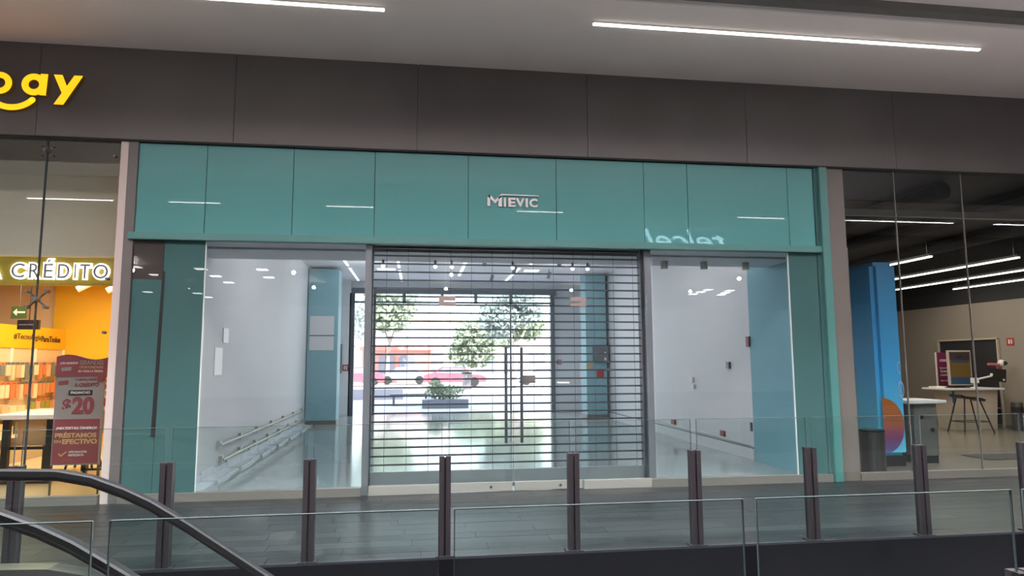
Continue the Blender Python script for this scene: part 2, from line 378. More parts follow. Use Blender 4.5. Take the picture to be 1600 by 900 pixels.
# ------------------------------------------------------------------ rolling grille
sh = thing('rolling_grille', 'closed rolling security grille of dark horizontal bars behind the glass doors', 'grille', (1.2,.2,0))
for i in range(27):
    z = .33+.1065*i
    if z > 3.12: break
    bm = nb(); box(bm,-.57,3.0,.190,.210,z-.0105,z+.0105)
    obj('slat', bm, 'shutter', sh)
b = nb()
for i in range(13):
    x = -.40+i*.275
    cyl(b,(x,.2,.24),(x,.2,3.1),.0028,n=5)
obj('links', b, 'shutter', sh, kind='stuff')
obj('bottom_rail', bx(-.57,3.0,.17,.23,.035,.245), 'shutter_rail', sh, bevel=.004)
obj('rail_lip', bx(-.57,3.0,.155,.17,.075,.09), 'alu', sh)
obj('guide', bx(-.585,-.565,.15,.25,.0,3.12), 'shutter', sh)
obj('guide', bx(2.99,3.02,.13,.27,.0,3.12), 'shutter', sh)
obj('guide_cover', bx(3.02,3.115,.07,.24,.0,3.12), 'guide', sh)
obj('roller_box', bx(-.6,3.05,.12,.42,3.16,3.45), 'grey_jamb', sh)

# ------------------------------------------------------------------ interior of the empty shop
struct('floor_6', bx(-3.4,5.95,0.0,13.35,-.3,-.001), 'shopfloor', 'glossy pale grey floor of the empty shop')
wl = struct('wall_left', bx(-3.5,-2.88,.32,13.3,0,4.6), 'white', 'white left wall of the empty shop')
wr = struct('wall_right', bx(5.5,5.95,2.0,13.3,0,4.6), 'white', 'white right wall of the empty shop')
struct('wall_right_front', bx(5.49,5.95,.32,2.0,0,3.35), 'teal_wall', 'blue teal front part of the right wall')
struct('wall_right_front_upper', bx(5.49,5.95,.32,2.0,3.35,4.6), 'white')
struct('ceiling_6', bx(-3.5,5.95,.12,13.3,4.18,4.35), 'shop_ceiling', 'white ceiling of the empty shop')
struct('wall_bulkhead', bx(-2.88,5.49,.50,1.35,3.09,4.18), 'white', 'white bulkhead behind the crossbar')
struct('wall_back_left', bx(-3.5,-2.06,12.9,13.3,0,4.18), 'white')
struct('wall_back_right', bx(4.46,5.95,13.2,13.5,0,4.18), 'white')
struct('wall_upper_storey', bx(-14,22,.2,13.5,5.64,13.5), 'grey_jamb')
struct('ceiling_7', bx(-14,22,0,13.5,4.7,4.8), 'rdark')
struct('ceiling_10', bx(-2.88,-.62,.11,.50,3.115,3.3), 'white'); struct('ceiling_11', bx(3.13,5.49,.11,.50,3.115,3.3), 'white')
# rear entrance frame
rf = thing('rear_entrance_frame', 'dark metal frame of the rear entrance open to the street', 'door frame', (1.2,13,0))
obj('header', bx(-2.1,4.5,12.95,13.15,3.80,3.97), 'guide', rf); obj('upper_panel', bx(-2.1,4.5,12.98,13.15,3.97,4.18), 'white', rf)
obj('transom_rail', bx(-2.0,4.35,13.0,13.1,3.50,3.56), 'guide', rf)
obj('jamb', bx(-2.10,-1.95,12.9,13.1,0,3.8), 'shutter', rf)
obj('jamb', bx(4.33,4.46,13.1,13.3,0,3.9), 'guide', rf)
obj('post', bx(-1.42,-1.30,13.0,13.1,0,3.8), 'shutter', rf)
for x in (-.42,.78,1.86,3.0): obj('mullion', bx(x-.05,x+.05,13.0,13.1,3.5,3.8), 'guide', rf)
obj('mullion', bx(2.97,3.02,13.0,13.1,0,3.5), 'guide', rf)
window('window_6', -1.95,4.33,3.56,3.80, y=13.05)
# baseboards
b = sempty('baseboard_left','loose marble skirting pieces along the left wall')
y=.4; k=0
while y < 9.4:
    l = .62 if k%3 else .8
    t = .035+.02*(k%2)
    obj('marble_piece', bx(-2.88,-2.88+.02,y,y+l-.01,.0,.12+.025*(k%2)), 'marble', b)
    obj('marble_piece', bx(-2.86,-2.68+.03*(k%2),y+.02,y+l-.02,.0,.022+t*.2), 'marble', b)
    y += l; k += 1
struct('baseboard_right', bx(5.47,5.5,2.0,13.2,0,.19), 'white', 'low white skirting along the right wall')
struct('trim_14', bx(5.465,5.5,2.0,13.2,.185,.20), 'guide')
# wall rails with brackets
def rail(name, y0,y1,z, step, label, dx=.07):
    t = thing(name, label, 'rail', (-2.88,y0,z))
    bm = nb(); box(bm,-2.845,-2.815,y0,y1,z-.014,z+.014); obj('bar', bm, 'alu', t)
    bm = nb(); box(bm,-2.855,-2.825,y0,y1,z-.034,z-.02); obj('bar', bm, 'guide', t)
    y = y0
    while y <= y1+.01:
        obj('bracket', bx(-2.88,-2.83,y-.04,y+.04,z-.05,z+.05), 'alu', t); y += step
    return t
rail('wall_rail', 1.95,9.2,.43,1.2, 'upper metal bumper rail on brackets along the left wall')
rail('wall_rail', 2.1,9.4,.20,1.05, 'lower metal bumper rail just above the marble skirting')
# bright white patches on the left wall, built as thin boxes
one('wall_patch', bx(-2.88,-2.865,1.99,2.26,1.92,2.14), 'plate', 'small bright white patch high on the left wall', 'wall plate')
one('wall_patch', bx(-2.88,-2.865,1.60,1.97,1.44,1.84), 'plate', 'larger bright white patch lower on the left wall', 'wall plate')
# right wall fittings
one('switch_box', bx(5.46,5.5,2.74,2.86,1.48,1.60), 'shutter', 'dark grey square switch box on the right wall', 'switch', bevel=.006)
one('socket', bx(5.45,5.5,4.36,4.50,1.20,1.30), 'white_paint', 'upper small white wall bracket on the right wall', 'bracket', bevel=.01)
one('socket', bx(5.45,5.5,4.30,4.42,1.07,1.16), 'white_paint', 'lower small white wall bracket hanging on the right wall', 'bracket', bevel=.01)
one('alarm_box', bx(5.46,5.5,1.98,2.08,1.85,2.02), 'maroon', 'narrow dark red box at the edge of the teal wall', 'alarm box')
one('socket', bx(5.46,5.5,3.05,3.2,.27,.37), 'maroon', 'red floor-level socket on right wall nearer the window', 'socket')
one('socket', bx(5.46,5.5,5.40,5.6,.27,.37), 'maroon', 'red floor-level socket on right wall farther back', 'socket')
one('outlet', bx(5.48,5.5,2.05,2.10,.46,.60), 'black', 'slim black outlet low beside the teal wall', 'outlet')
tb = nb(); tube(tb, [(5.485,2.12,.23),(5.485,3.2,.245),(5.485,5.4,.25),(5.485,6.6,.30),(5.485,8,.32)], .008); 
one('cable_conduit', tb, 'alu', 'thin conduit running low along the right wall', 'conduit')
# columns
for x0,x1,y0,y1,lab in ((-2.86,-2.08,9.7,10.4,'teal column at the back left of the empty shop'),(4.80,5.40,10.3,10.9,'teal column at the back right of the empty shop')):
    c = thing('column', lab, 'column', ((x0+x1)/2,(y0+y1)/2,0))
    obj('shaft', bx(x0,x1,y0,y1,.12,4.18 if x0>0 else 4.08), 'teal_col', c)
    obj('plinth', bx(x0-.01,x1+.01,y0-.01,y1+.01,0,.13), 'base', c)
    if x0<0: obj('repair_patch', bx(-2.80,-2.18,9.685,9.70,1.95,2.85), 'white', c, label='unpainted grey patch'); obj('patch_edge', bx(-2.80,-2.16,9.68,9.69,2.32,2.35), 'guide', c)
ep = thing('electrical_panel','grey electrical panel on the back right teal column','electrical panel',(5.2,10.27,1.55))
obj('box', bx(4.99,5.43,10.2,10.30,1.60,2.08), 'guide', ep, bevel=.01)
for i in range(2): obj('switch', bx(5.30,5.36,10.19,10.20,1.66+.16*i,1.74+.16*i), 'white_paint', ep)
one('warning_sign', bx(4.84,4.96,10.27,10.30,1.42,1.56), 'gold_print', 'small yellow warning sticker on the back right column', 'sign')
one('red_notice', bx(5.10,5.3,10.27,10.30,1.18,1.42), 'red', 'small red notice low on back right column', 'notice')
def fire_sign(loc, label, axis='front', s=1):
    t = thing('fire_sign', label, 'sign', loc)
    x,y,z = loc
    if axis=='front':
        obj('plate', bx(x-.09*s,x+.09*s,y-.01,y,z-.10*s,z+.10*s), 'red', t)
        obj('mark', bx(x-.045*s,x-.015*s,y-.014,y-.01,z-.05*s,z+.06*s), 'white_print', t)
        obj('mark', bx(x+.015*s,x+.05*s,y-.014,y-.01,z-.06*s,z+.06*s), 'white_print', t)
    else:
        obj('plate', bx(x-.01,x,y-.10,y+.10,z-.09,z+.09), 'red', t)
        obj('mark', bx(x-.014,x-.01,y+.01,y+.05,z-.05,z+.05), 'white_print', t)
        obj('mark', bx(x-.014,x-.01,y-.05,y-.02,z-.05,z+.05), 'white_print', t)
fire_sign((-2.19,12.9,1.47), 'small red extinguisher sign on the back left wall')
fire_sign((4.62,13.2,1.62), 'small red extinguisher sign on the back right wall', s=.8)
one('wall_board', bx(-2.45,-2.30,12.86,12.9,1.3,2.2), 'guide', 'dark slim board on the back wall beside the left column', 'board')
# shop ceiling lights
def strip(name, x0,x1,y0,y1,z,m,label,group=None, drop=.03, frame=True):
    t = thing(name, label, 'lamp', ((x0+x1)/2,(y0+y1)/2,z), group)
    if frame: obj('housing', bx(x0-.008,x1+.008,y0-.008,y1+.008,z-drop*.5,z), 'white_paint', t)
    obj('diffuser', bx(x0,x1,y0,y1,z-drop,z-drop*.5 if frame else z), m, t)
    return t
strip('strip_light', 1.17,1.24,7.7,11.1,4.18,'lamp_cool','long lit strip on shop ceiling seen above the left patch fitting')
strip('strip_light', 2.70,2.77,9.4,12.4,4.18,'lamp_cool','lit strip on shop ceiling near the rear entrance, right of centre')
strip('strip_light', 2.88,2.95,6.4,8.6,4.18,'lamp_cool','short lit strip on shop ceiling just under the crossbar')
strip('strip_light', -.53,-.47,8.0,9.6,4.18,'lamp_cool','nearer dashed lit strip on ceiling at left inside the grille')
strip('strip_light', -.53,-.47,10.2,12.6,4.18,'lamp_cool','farther dashed lit strip on ceiling at left inside the grille')
strip('strip_light', -1.85,-1.80,7.0,9.4,4.18,'lamp_cool','nearer lit strip on shop ceiling seen through left window')
strip('strip_light', -1.85,-1.80,9.8,12.6,4.18,'lamp_cool','farther lit strip on shop ceiling seen through left window')
strip('recessed_light', -1.1,-.62,9.8,10.1,4.18,'lamp_cool','bright square recessed ceiling light at left inside the grille')
strip('recessed_light', 2.95,3.35,9.7,10.0,4.18,'lamp_cool','bright recessed ceiling light at right inside the grille')
for i,(x,l) in enumerate(((3.62,'left'),(4.24,'middle'),(4.90,'right'))):
    b = nb(); cyl(b,(x,.90,2.98),(x,.90,3.09),.055,n=16)
    one('cylinder_downlight', b, 'alu', l+' of three grey cylinder downlights under bulkhead at right', 'lamp', 'cylinder downlights', smooth=False)
sx = (-.5,.25,.49,1.39,2.3,2.53)
words = ('first','second','third','fourth','fifth','sixth')
for x,wd in zip(sx,words):
    t = thing('small_spotlight', wd+' from the left of the six small spotlights under the bulkhead above the grille', 'lamp', (x,1.2,3.0), 'small bulkhead spotlights')
    b = nb(); cyl(b,(x,1.2,3.03),(x,1.2,3.09),.018,n=8); obj('stem', b, 'guide', t)
    b = nb(); bmesh.ops.create_icosphere(b, subdivisions=2, radius=.03, matrix=Matrix.Translation((x,1.2,3.0))); obj('bulb', b, 'lamp_cool', t)
# track spots on ceiling
tr = [(1.9,5.2),(2.2,6.8),(3.1,5.0),(3.4,7.2),(3.9,5.6),(4.3,8.0),(2.5,8.6),(1.6,7.4),(3.6,9.6),(2.1,10.4),(4.5,6.4),(0.2,6.2)]
for i,(x,y) in enumerate(tr):
    t = thing('ceiling_spotlight', 'grey adjustable spotlight on the empty shop ceiling, %s nearest to the front'%ORD[sorted(q[1] for q in tr).index(y)], 'lamp', (x,y,4.18), 'grey ceiling spotlights')
    b = nb(); cyl(b,(x,y,4.06),(x,y,4.18),.012,n=6); obj('stem', b, 'guide', t)
    b = nb(); cyl(b,(x-.03,y-.03,3.93),(x+.02,y+.03,4.09),.05,n=10); obj('head', b, 'guide', t)

# ================================================================== OUTDOORS
struct('ground', bx(-60,90,13.35,24.6,-.3,-.01), 'pave', 'shaded paving outside the rear entrance')
struct('ground_2', bx(-60,90,24.6,120,-.35,-.03), 'road', 'sunlit road outside')
struct('trim_15', bx(-60,90,24.4,24.7,-.03,.06), 'bldg_l')
def leaves(bm, c, R, n, s):
    for i in range(n):
        d = Vector((random.gauss(0,1),random.gauss(0,1),random.gauss(0,1))).normalized()*(random.random()**.4)
        p = Vector(c)+Vector((d.x*R[0], d.y*R[1], d.z*R[2]))
        a = Vector((random.uniform(-1,1),random.uniform(-1,1),random.uniform(-1,1))).normalized(); b_ = a.orthogonal().normalized()
        q = s*random.uniform(.6,1.3)
        vs = [bm.verts.new(p+a*q), bm.verts.new(p+b_*q*.6), bm.verts.new(p-a*q), bm.verts.new(p-b_*q*.6)]
        bm.faces.new(vs)
def tree(x,y,h,R,label,m='leaf',n=1800,s=.22):
    t = thing('tree', label, 'tree', (x,y,0))
    b = nb(); cyl(b,(x,y,-.02),(x+.2,y,h*.6),.18,.10,n=8); cyl(b,(x+.2,y,h*.5),(x-.6,y,h*.85),.09,.04,n=6); cyl(b,(x+.2,y,h*.5),(x+.9,y,h*.85),.09,.04,n=6); obj('trunk', b, 'bark', t)
    b = nb()
    for k in range(6):
        leaves(b,(x+random.uniform(-.6,.6)*R,y+random.uniform(-.5,.5)*R,h+random.uniform(-.45,.45)*R),(R*.6,R*.6,R*.5),n//6,s)
    obj('foliage', b, m, t)
tree(-3.9,24.8,2.9,2.0,'leafy tree close behind the left window, outside','leaf_b',2200,.14)
tree(5.6,31,4.6,1.9,'dusty green street tree right of the door handles, outside','leaf_b',2000,.20)
tree(4.9,47,3.3,2.5,'low broad green tree behind the red car','leaf',2400,.25)
tree(8.6,51,5.2,2.6,'green tree behind the low broad one, farther back across the road','leaf',1800,.28)
tree(-2.4,47,6.3,2.4,'yellow green tree above the red shopfront','leaf',1400,.28)
# buildings
bu = thing('building', 'long cream building with lilac bands across the road', 'building', (6,60,0))
obj('wall', bx(-30,60,60,70,0,6.0), 'bldg', bu)
obj('band', bx(-30,7.5,59.6,60,3.4,5.0), 'bldg_l', bu)
obj('band', bx(-30,60,59.7,60,6.0,6.5), 'bldg', bu)
for i in range(14): obj('window', bx(-12+i*2.6,-10.4+i*2.6,59.9,60.0,.6,2.6), 'winblue', bu)
rb = thing('building', 'low red fronted kiosk building with dark windows across the road', 'building', (-1.5,52,0))
obj('wall', bx(-4.6,1.2,50,54,0,2.7), 'redb', rb); obj('roof', bx(-4.8,1.5,49.7,54,2.7,3.0), 'redb', rb)
for x in (-3.2,-1.5): obj('window', bx(x,x+1.3,49.9,50,.5,2.2), 'winblue', rb)
def car(x,y,m,label,L=4.2,flip=1):
    t = thing('car', label, 'car', (x,y,0))
    P = [(-.5,.30),(-.5,.62),(-.44,.76),(-.26,.84),(-.14,1.30),(.20,1.36),(.36,.92),(.48,.80),(.5,.60),(.5,.30)]
    b = nb(); prism(b, [(u*L*flip,v) for u,v in P], lambda u,v,d: Vector((x+u,y+d,v)), -.85,.85); obj('body', b, m, t)
    b = nb(); prism(b, [(u*L*flip,v) for u,v in ((-.22,.88),(-.125,1.24),(.185,1.29),(.31,.92))], lambda u,v,d: Vector((x+u,y+d,v)), -.87,.87); obj('window', b, 'winblue', t)
    for u in (-.31,.31):
        for v in (-.78,.78):
            b = nb(); cyl(b,(x+u*L,y+v-.1,.32),(x+u*L,y+v+.1,.32),.32,n=16); obj('wheel', b, 'tyre', t)
car(-1.0,44.6,'car_g','dark grey car parked left of the red car',3.9)
car(2.6,39.0,'car_red','bright red car parked on the street outside',4.3,-1)
car(9.2,41,'car_w','white car parked on the street, rightmost of the parked cars',4.2)
car(-4.4,41.4,'car_red','red car parked at left seen beside the grille edge',4.2)
pt = thing('planter', 'rectangular planter with low green shrub on the paving outside', 'planter', (.98,16.3,0))
obj('trough', bx(.2,1.85,15.9,16.7,-.01,.30), 'planter', pt)
b = nb(); leaves(b,(1.0,16.3,.55),(.75,.35,.28),500,.07); leaves(b,(.7,16.3,.75),(.3,.3,.25),200,.06); obj('shrub', b, 'leaf', pt)
tbn = thing('street_bin','grey street bin beside the red car outside','bin',(3.05,33.2,0))
b = nb(); cyl(b,(3.05,33.2,0-.03),(3.05,33.2,.95),.27,.30,n=14); obj('body', b, 'binm', tbn)
b = nb(); cyl(b,(3.05,33.2,.95),(3.05,33.2,1.05),.33,n=14); obj('lid', b, 'black', tbn)
one('bench', (lambda b:(box(b,-1.0,.5,17.6,18.1,.38,.44),box(b,-.9,-.82,17.65,18.05,0,.38),box(b,.32,.4,17.65,18.05,0,.38),b)[3])(nb()), 'guide', 'dark bench on the paving left of the planter', 'bench')
one('low_wall', bx(-4.8,-.6,22.4,22.7,-.01,.45), 'bldg_l', 'low lilac wall segment on the paving outside at left', 'wall')

# ================================================================== LEFT (YELLOW) SHOP
window('window_7', -8.2,-4.465,.10,4.315, label='left glass pane of the yellow shop')
window('window_8', -4.435,-3.612,.10,4.315, label='glass pane of the yellow shop next to the pale upright')
struct('trim_16', bx(-4.458,-4.442,-.002,.02,.10,4.315), 'glass_edge')
struct('trim_17', bx(-14,-3.63,-.05,.06,0,.10), 'base', 'base channel under the yellow shop window')
struct('floor_7', bx(-14,-3.5,0,7,-.3,-.001), 'cream_floor', 'cream floor of the yellow shop')
struct('wall_bulkhead_left', bx(-14,-3.62,1.0,1.2,3.03,4.6), 'beige', 'beige bulkhead above the yellow shop sign')
struct('ceiling_8', bx(-14,-3.5,1.2,7,3.25,3.4), 'peach', 'peach lit ceiling of the yellow shop')
struct('wall_back_yellow', bx(-14,-3.5,6.2,6.4,0,3.4), 'peach')
struct('wall_yellow', bx(-7.25,-3.5,6.1,6.2,0,3.4), 'yellow', 'yellow back wall of the left shop')
struct('wall_side_yellow', bx(-3.62,-3.5,.07,6.2,0,4.6), 'yellow')
struct('wall_side_far', bx(-14,-13.9,0,6.4,0,4.6), 'peach')
# illuminated sign band
sb = thing('credit_sign', 'yellow olive sign band with glowing white A CRÉDITO letters', 'sign', (-4.9,.98,2.66))
obj('band', bx(-7.5,-3.90,.93,1.0,2.64,3.01), 'olive', sb)
def letters(s, x, w, parent):
    obj('letter', text(s, w, .225 if 'É' not in s else .28, FRONT(x,.928,2.71), .03, bold=.09), 'letter_white', parent)
    obj('letter_core', text(s, w-.035, .188 if 'É' not in s else .243, FRONT(x+.018,.897,2.729), .006, bold=.0), 'letter_grey', parent)
lx = {'A':(-5.56,.21),'C':(-5.25,.19),'R':(-5.035,.155),'É':(-4.86,.14),'D':(-4.69,.17),'I':(-4.49,.05),'T':(-4.425,.155),'O':(-4.26,.215)}
for k,(x,w) in lx.items(): letters(k,x,w,sb)
# pay sign on fascia
ps = thing('pay_sign', 'glowing yellow pay lettering with a smile on the dark fascia', 'sign', (-4.7,-.05,4.5))
def ring(R,r,n=28,a0=0,a1=360):
    full = abs(a1-a0)>=360
    b = nb(); vo=[];vi=[]
    for i in range(n+1 if not full else n):
        a = math.radians(a0+(a1-a0)*i/n); vo.append((math.cos(a)*R,math.sin(a)*R)); vi.append((math.cos(a)*r,math.sin(a)*r))
    return vo,vi,full
def ringmesh(bm,cx,cz,R,r,G,d0,d1,a0=0,a1=360,n=28):
    vo,vi,full = ring(R,r,n,a0,a1); N=len(vo)
    V=[[bm.verts.new(G(cx+p[0],cz+p[1],d)) for p in L] for L in (vo,vi) for d in (d0,d1)]
    O0,O1,I0,I1=V
    for i in range(N if full else N-1):
        j=(i+1)%N
        for q in ((O0[i],O0[j],O1[j],O1[i]),(I0[i],I1[i],I1[j],I0[j]),(O1[i],O1[j],I1[j],I1[i]),(O0[i],I0[i],I0[j],O0[j])): bm.faces.new(q)
    if not full:
        bm.faces.new((O0[0],O1[0],I1[0],I0[0])); bm.faces.new((O0[-1],I0[-1],I1[-1],O1[-1]))
    bmesh.ops.recalc_face_normals(bm, faces=bm.faces)
G = FRONT(.05,-.052,0)
def glyph(fn):
    b = nb(); fn(b,0,.05); obj('letter_side', b, 'yellow_side', ps)
    b = nb(); fn(b,.05,.056); obj('letter_face', b, 'yellow_lit', ps)
Z0 = 4.95
def gp(b,a,c): ringmesh(b,-5.02,Z0,.135,.063,G,a,c); prism(b,[(-5.155,Z0-.33),(-5.155,Z0+.13),(-5.085,Z0+.13),(-5.085,Z0-.33)],G,a,c)
def ga(b,a,c): ringmesh(b,-4.645,Z0+.0,.135,.060,G,a,c); prism(b,[(-4.575,Z0-.13),(-4.575,Z0+.135),(-4.495,Z0+.135),(-4.505,Z0-.13)],G,a,c+.001)
def gy(b,a,c):
    prism(b,[(-4.43,Z0+.135),(-4.335,Z0+.135),(-4.255,Z0-.06),(-4.305,Z0-.145)],G,a,c)
    prism(b,[(-4.20,Z0+.135),(-4.105,Z0+.135),(-4.305,Z0-.235),(-4.41,Z0-.235)],G,a,c+.001)
def gs(b,a,c):
    ringmesh(b,-4.88,Z0+.015,.345,.275,G,a,c,222,318,20)
    for sgn in (1,): 
        an=math.radians(318); cx,cz=-4.88+.31*math.cos(an),Z0+.015+.31*math.sin(an)
        prism(b,[(cx+.035*math.cos(t*math.pi/8),cz+.035*math.sin(t*math.pi/8)) for t in range(16)],G,a,c)
for g_ in (gp,ga,gy,gs): glyph(g_)
# glass spider fittings
def spider(z, s, label):
    t = thing('glass_spider_fitting', label, 'glass fitting', (-4.45,-.03,z))
    b = nb(); cyl(b,(-4.45,-.06,z),(-4.45,.05,z),.03*s,n=10); obj('hub', b, 'grey_jamb', t)
    for sx_ in (-1,1):
        for sz in (-1,1):
            b = nb(); cyl(b,(-4.45,.03,z),(-4.45+sx_*.10*s,.03,z+sz*.095*s),.011*s,n=8); obj('arm', b, 'grey_jamb', t)
            b = nb(); cyl(b,(-4.45+sx_*.105*s,-.02,z+sz*.095*s),(-4.45+sx_*.105*s,.05,z+sz*.095*s),.022*s,n=10); obj('disc', b, 'grey_jamb', t)
spider(2.37,1.0,'four-armed dark glass fitting on the joint below the CRÉDITO sign')
spider(4.17,.6,'small glass fitting near the top of the yellow shop window joint')
for z in (4.13,2.62,1.98):
    b = nb(); cyl(b,(-3.68,-.03,z),(-3.68,.03,z),.018,n=10); one('glass_clip', b, 'grey_jamb', 'small round glass clip by the pale upright, '+{4.13:'topmost',2.62:'level with the sign band',1.98:'lowest'}[z], 'glass clip')
# display wall
dw = thing('display_wall', 'cream product display wall with yellow #TecnologíaParaTodos header', 'display', (-7.0,5.0,0))
obj('header', bx(-7.1,-7.0,3.75,6.09,1.90,2.30), 'yellow', dw, label='yellow header board')
obj('lettering', text('#Tecnología', .86, .13, EAST(-6.998,4.32,2.03), .006, bold=0.0), 'brown', dw)
obj('lettering', text('ParaTodos', .68, .115, EAST(-6.998,5.20,2.03), .006, bold=.03), 'brown', dw)
obj('pegboard', bx(-7.08,-7.02,2.8,6.09,.60,1.90), 'peg', dw)
for y in (2.85,4.30,5.05,6.05): obj('upright', bx(-7.02,-6.98,y-.015,y+.015,.1,1.9), 'white_paint', dw)
for z in (.78,.42): obj('shelf', bx(-7.02,-6.6,2.8,5.2,z-.02,z+.02), 'white_paint', dw)
obj('base_cabinet', bx(-7.05,-6.55,2.8,6.05,0,.24), 'desk', dw)
pc = [mat('pack_%d'%i,c,.5) for i,c in enumerate(((.80,.62,.44),(.72,.22,.10),(.85,.74,.58),(.16,.20,.22),(.62,.30,.16),(.30,.34,.08),(.75,.45,.30)))]
CN = ('cream','red','pale beige','black','brown','olive green','peach')
rowsz = ((1.60,'top',(0,2,3,2,1,6,1,3,2,3,5)),(1.26,'second',(2,0,1,0,2,4,1,1,2,4)),(.93,'third',(5,5,2,4,4,1,0,6)),)
for z,nm,cs in rowsz:
    y = 3.15 if nm!='third' else 4.9
    i = 0
    while y < 6.0:
        w = random.choice((.09,.11,.13)); h = random.choice((.18,.22,.26))
        ci = random.choice(cs); c = pc[ci]
        t = thing('hanging_package', '%s pack, %s from the left in the %s row of the display wall'%(CN[ci],ORD[i],nm), 'package', (-6.93,y+w/2,z-h/2), 'hanging packs, %s row'%nm)
        obj('pack', bx(-6.95,-6.91,y,y+w,z-h,z), c, t)
        obj('card_top', bx(-6.935,-6.925,y,y+w,z,z+.05), pc[1] if random.random()<.6 else pc[3], t)
        obj('hook', bx(-7.02,-6.90,y+w/2-.005,y+w/2+.005,z+.02,z+.03), 'steel', t)
        y += w+.035; i += 1
y=3.0; i=0
def boxlab(where):
    global i
    i += 1; return '%s boxed item, %s from the left on the %s shelf of the display wall'%(CN[bi],ORD[i-1],where)
while y < 4.2:
    w = random.choice((.14,.18,.22)); 
    one('boxed_item', bx(-6.93,-6.75,y,y+w,.80,.80+random.choice((.10,.14,.18))), pc[(bi:=random.choice((0,1,2,3,6)))], boxlab('upper'), 'box', 'boxed items on the upper shelf')
    y += w+.05
y=3.0; i=0
while y < 4.9:
    w = random.choice((.14,.18,.22)); 
    one('boxed_item', bx(-6.93,-6.72,y,y+w,.44,.44+random.choice((.14,.2,.24))), pc[(bi:=random.choice((0,2,3,4)))], boxlab('lower'), 'box', 'boxed items on the lower shelf')
    y += w+.05
# table with black frame
tb = thing('table', 'white-topped display table with black trestle frame behind the left window', 'table', (-5.25,2.1,0))
obj('tabletop', bx(-5.62,-4.90,1.55,2.75,.86,.92), 'white_paint', tb, bevel=.006)
obj('apron', bx(-5.42,-4.98,1.66,1.69,.50,.86), 'tan', tb, label='tan front panel')
for x in (-5.52,-4.97):
    for y in (1.60,2.65):
        obj('leg', bx(x-.04,x+.04,y-.035,y+.035,0,.86), 'black', tb)
obj('crossbar', bx(-5.50,-4.98,1.62,1.65,.45,.49), 'black', tb)
obj('foot_bar', bx(-5.52,-4.97,1.585,1.62,0.0,.03), 'black', tb)
st = thing('stool', 'black stool pushed under the display table behind the leftmost glass', 'stool', (-5.15,2.9,0))
b = nb(); cyl(b,(-5.1,2.9,.5),(-5.1,2.9,.54),.17,n=16); obj('seat', b, 'black', st)
for dx,dy in ((.15,.12),(-.15,.12),(.15,-.12),(-.15,-.12)):
    b = nb(); cyl(b,(-5.1+dx*.6,2.9+dy*.6,.5),(-5.1+dx*1.3,2.9+dy*1.3,0),.018,n=8); obj('leg', b, 'black', st)
# banner stand
bn = thing('banner_stand', 'maroon and grey promotional banner stand reading A CRÉDITO $20', 'banner', (-4.07,.36,0))
Bn = lambda x,z: FRONT(x,.345,z)
obj('board', bx(-4.34,-3.79,.35,.37,.40,1.50), 'banner_grey', bn)
b = nb()
top = [(-4.345,1.46),(-4.345,1.70)]+[(-4.345+.58*i/12, 1.70+.028*math.sin(i/12*2*math.pi)-.012*(i/12)) for i in range(1,13)]+[(-3.765,1.47),(-3.80,1.40),(-3.87,1.385),(-3.87,1.46)]
prism(b, top[::-1], lambda u,v,d: Vector((u,.34+d,v)), 0,.03); obj('header', b, 'maroon', bn, label='wavy maroon header')
obj('lower_panel', bx(-4.325,-3.815,.342,.35,.42,.945), 'maroon', bn)
for x in (-4.335,-3.80): obj('post', bx(x-.008,x+.008,.352,.372,0,1.48), 'steel', bn)
for x in (-4.335,-3.80): obj('foot', bx(x-.02,x+.02,.20,.52,0,.015), 'steel', bn)
for s,x,z,w,h,mm,bo in (('¿UN ASUNTO?',-4.30,1.60,.20,.034,'white_print',.01),('GRANDES',-4.08,1.60,.27,.055,'banner_grey',.02),('OPORTUNIDADES',-4.08,1.555,.27,.03,'gold_print',.0),('EN TODA LA TIENDA',-4.09,1.508,.28,.026,'white_print',0),
                     ('COMPRA TODO',-4.12,1.405,.24,.03,'maroon',.02),('A CRÉDITO',-4.13,1.33,.28,.065,'maroon',.03),('ENGANCHES',-4.16,1.248,.22,.032,'white_print',.01),
                     ('$',-4.25,1.02,.10,.17,'maroon',.03),('20',-4.14,1.0,.25,.215,'maroon',.05),
                     ('¿NECESITAS DINERO?',-4.30,.815,.46,.040,'white_print',.02),('PRÉSTAMOS',-4.305,.725,.465,.070,'gold_print',.04),('EN',-4.31,.665,.075,.035,'gold_print',.02),('EFECTIVO',-4.22,.650,.39,.060,'gold_print',.04),
                     ('APROBACIÓN',-4.14,.545,.20,.03,'white_print',0),('INMEDIATA',-4.14,.505,.17,.028,'white_print',0)):
    y = .336 if z>1.45 else .338
    if s=='ENGANCHES': obj('strip', bx(-4.185,-3.92,.34,.348,1.235,1.292), 'brown', bn)
    obj('lettering', text(s,w,h,FRONT(x,y+(.0 if mm!='maroon' else .009),z),.003,bold=bo), mm, bn)
b = nb(); prism(b,[(-4.25,.545),(-4.225,.52),(-4.17,.565),(-4.163,.555),(-4.225,.50),(-4.258,.535)], FRONT(0,.34,0),0,.004); obj('tick', b, 'gold_print', bn)
b = nb(); prism(b,[(-4.31,1.35),(-4.31,1.40),(-4.20,1.415),(-4.20,1.365)], FRONT(0,.348,0),0,.004); obj('badge', b, 'maroon', bn)
b = nb(); prism(b,[(-4.28,1.52),(-4.285,1.565),(-4.17,1.575),(-4.175,1.53)], FRONT(0,.339,0),0,.003); obj('badge', b, 'banner_grey', bn)
pr = thing('price_sign', 'small red sign ending in a white 0 behind the banner stand', 'sign', (-4.26,1.5,1.03))
